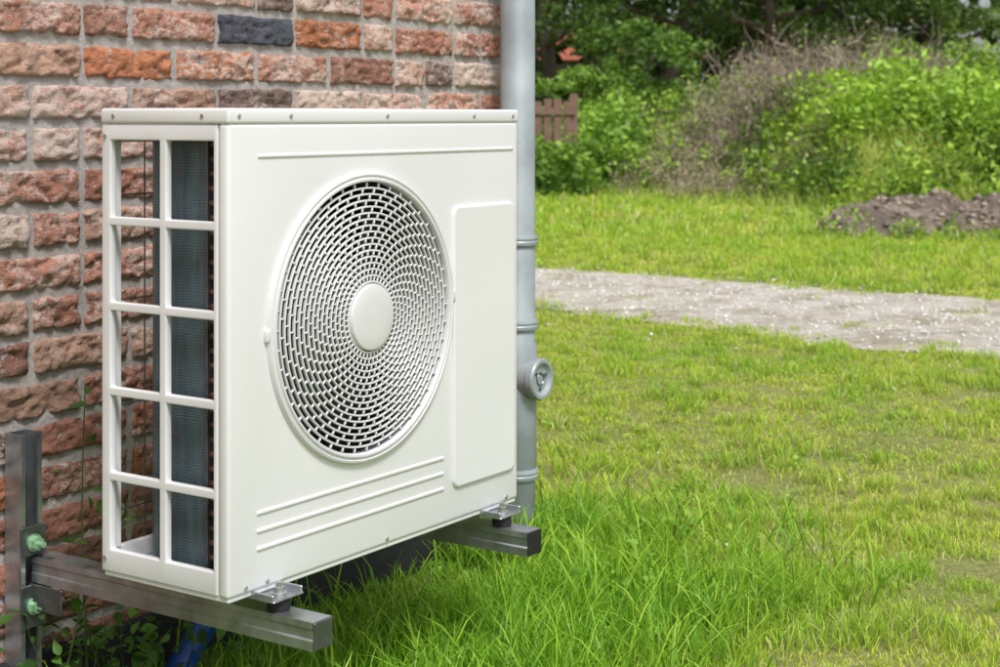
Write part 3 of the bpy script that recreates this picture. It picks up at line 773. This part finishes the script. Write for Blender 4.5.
# ---------- brackets ----------
def strutprof(c0,c1,w,h):
    t=.0025; l=.008
    x0,x1=c0,c0+w; z0,z1=c1,c1+h
    return [(x0,z0),(x0,z1),(x1,z1),(x1,z0),(x1-l,z0),(x1-l,z0+l*.7),(x1-l+t*.8,z0+l*.7),(x1-l+t*.8,z0+t),(x1-t,z0+t),(x1-t,z1-t),(x0+t,z1-t),(x0+t,z0+t),(x0+l-t*.8,z0+t),(x0+l-t*.8,z0+l*.7),(x0+l,z0+l*.7),(x0+l,z0)]
for k,(a0,dend) in enumerate(((.060,-.105),(.635,-.088))):
    br=empty('wall_bracket',(OX,OY,0),TH)
    P=[(a0,.2435),(a0,.2435+.014),(a0+.0022,.2435+.0165),(a0+.0022,.2435+.029),(a0,.2435+.0315),(a0,.2845),(a0+.041,.2845),(a0+.041,.2435),(a0+.033,.2435),(a0+.033,.249),(a0+.035,.249),(a0+.035,.246),(a0+.038,.246),(a0+.038,.2815),(a0+.005,.2815),(a0+.005,.246),(a0+.008,.246),(a0+.008,.2435)]
    extrude_profile('support_arm',P,'Y',dend,.497,M_galv,br)
    MB().box(a0+.0005,a0+.0405,dend-.0035,dend-.0003,.244,.284,.001,1).done('arm_end_cap',M_rub if k else M_galvd,br)
    rs=a0-.020
    P=[(rs+u,WY-.043+v) for (u,v) in strutprof(0,0,.041,.041)]
    extrude_profile('wall_rail',P,'Z',.06,.484,M_galv,br)
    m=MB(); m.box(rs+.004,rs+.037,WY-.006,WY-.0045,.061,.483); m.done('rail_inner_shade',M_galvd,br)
    m=MB(); m.box(rs-.004,rs+.046,WY-.0485,WY-.0435,.17,.240,.001,1); m.box(rs-.004,rs+.046,WY-.0485,WY-.0435,.2870,.335,.001,1)
    m.box(a0-.0045,a0-.0015,.42,WY-.0435,.20,.242,.001,1)
    m.done('angle_plate',M_galvd,br)
    m=MB()
    for z in (.205,.308):
        m.cyl((rs+.02,WY-.0485,z),(rs+.02,WY-.0525,z),.014,seg=20); m.cyl((rs+.02,WY-.0525,z),(rs+.02,WY-.062,z),.011,seg=6); m.cyl((rs+.02,WY-.062,z),(rs+.02,WY-.074,z),.005,seg=10)
    m.done('bolts',M_zinc,br)

# ---------- small things at wall foot ----------
bx,by=to_world(.38,.46)
m=MB(); m.cyl((bx-.03,by-.03,.0),(bx+.03,by+.03,.11),.024,seg=24,bev=.003); m.done('blue_plastic_pipe',M_blue)
def weed(name,s,D,h,n,lsz,cd,cl,spread=.08):
    X,Y=to_world(s,D); A=Acc(); ns=7
    p=np.tile([X,Y,0.0],(ns,1))+rng.normal(0,.02,(ns,3))*np.array([1,1,0]); q=p+np.stack([rng.normal(0,.16,ns)*h,rng.normal(0,.10,ns)*h,h*rng.uniform(.55,1,ns)],-1)
    V,Q,mm_=ribbon(p,q,.004,.002,.15,5); A.add(V,Q,np.tile([.10,.12,.04],(len(V),1)))
    ii=rng.integers(0,ns,n); f=rng.random(n)**.7
    P=p[ii]+(q-p)[ii]*f[:,None]+rng.normal(0,spread*.5,(n,3))
    sl,dl=to_local(P[:,0],P[:,1]); k=(dl<.51)&(P[:,2]>.01); P=P[k]
    A.add(*ovate(P,rng.uniform(.5,1.3,len(P))*lsz,mixn(np.array(cd),np.array(cl),rng.random(len(P))[:,None])))
    A.done(name,M_leaf)
weed('weed_plant',.12,.47,.60,80,.026,(.03,.07,.015),(.09,.18,.03),.06)
weed('weed_plant',.20,.46,.20,130,.030,(.03,.08,.015),(.12,.25,.04),.1)
weed('weed_plant',.10,.47,.16,120,.028,(.03,.08,.015),(.12,.26,.04),.12)
weed('weed_plant',.32,.45,.15,100,.028,(.03,.08,.015),(.14,.28,.04),.11)
weed('weed_plant',1.66,.15,.10,45,.028,(.14,.34,.03),(.34,.58,.07),.08)
weed('weed_plant',1.15,.0,.09,40,.026,(.12,.3,.03),(.3,.55,.07),.09)
n=5000; X=rng.uniform(-.5,3,n); Y=rng.uniform(2.4,7.5,n); k=(fbm(X*2.5,Y*2.5,301,3)>.55)&(~inhouse(X,Y))&(path_mask(X,Y)<.2)
X,Y=X[k],Y[k]; P=np.stack([X,Y,H(X,Y)+rng.uniform(.01,.035,len(X))],-1)
A=Acc(); A.add(*ovate(P,rng.uniform(.010,.019,len(X)),mixn(np.array([.18,.38,.04]),np.array([.40,.60,.08]),rng.random(len(X))[:,None]),.8,.8)); 
n=60; X=rng.uniform(0,2.5,n); Y=rng.uniform(2.8,6.5,n); P=np.stack([X,Y,H(X,Y)+.05],-1)
A.add(*leaves(P,rng.uniform(.006,.012,n),np.tile([.75,.75,.7],(n,1)),.7,.9)); A.done('clover',M_leaf)

# ---------- light, world, camera ----------
wd=bpy.data.worlds.new('World'); S.world=wd; wd.use_nodes=True; nt=wd.node_tree
bg=nt.nodes['Background']; sky=nt.nodes.new('ShaderNodeTexSky'); sky.sky_type='NISHITA'; sky.sun_disc=False
EL=math.radians(56); AZ=math.radians(158)
sky.sun_elevation=EL; sky.sun_rotation=AZ; sky.air_density=1.0; sky.dust_density=3.0
hs=nt.nodes.new('ShaderNodeHueSaturation'); hs.inputs['Saturation'].default_value=.3
nt.links.new(sky.outputs[0],hs.inputs['Color']); nt.links.new(hs.outputs[0],bg.inputs['Color']); bg.inputs['Strength'].default_value=.15
ld=bpy.data.lights.new('sun','SUN'); ld.energy=2.75; ld.angle=math.radians(14); ld.color=(1,.98,.95)
lo=link(bpy.data.objects.new('sun',ld))
sd=Vector((math.sin(AZ)*math.cos(EL),math.cos(AZ)*math.cos(EL),math.sin(EL)))
lo.rotation_euler=sd.to_track_quat('Z','Y').to_euler()
cd_=bpy.data.cameras.new('camera'); cam=link(bpy.data.objects.new('camera',cd_)); cam.location=(0,0,1.0); cam.rotation_euler=(math.radians(90),0,0)
cd_.sensor_width=36; cd_.lens=1590/1000*36; cd_.shift_y=-.2175; cd_.clip_start=.05; cd_.clip_end=1000
cd_.dof.use_dof=True; cd_.dof.focus_distance=2.7; cd_.dof.aperture_fstop=9
S.camera=cam
S.view_settings.view_transform='Standard'; S.view_settings.look='None'; S.view_settings.exposure=0
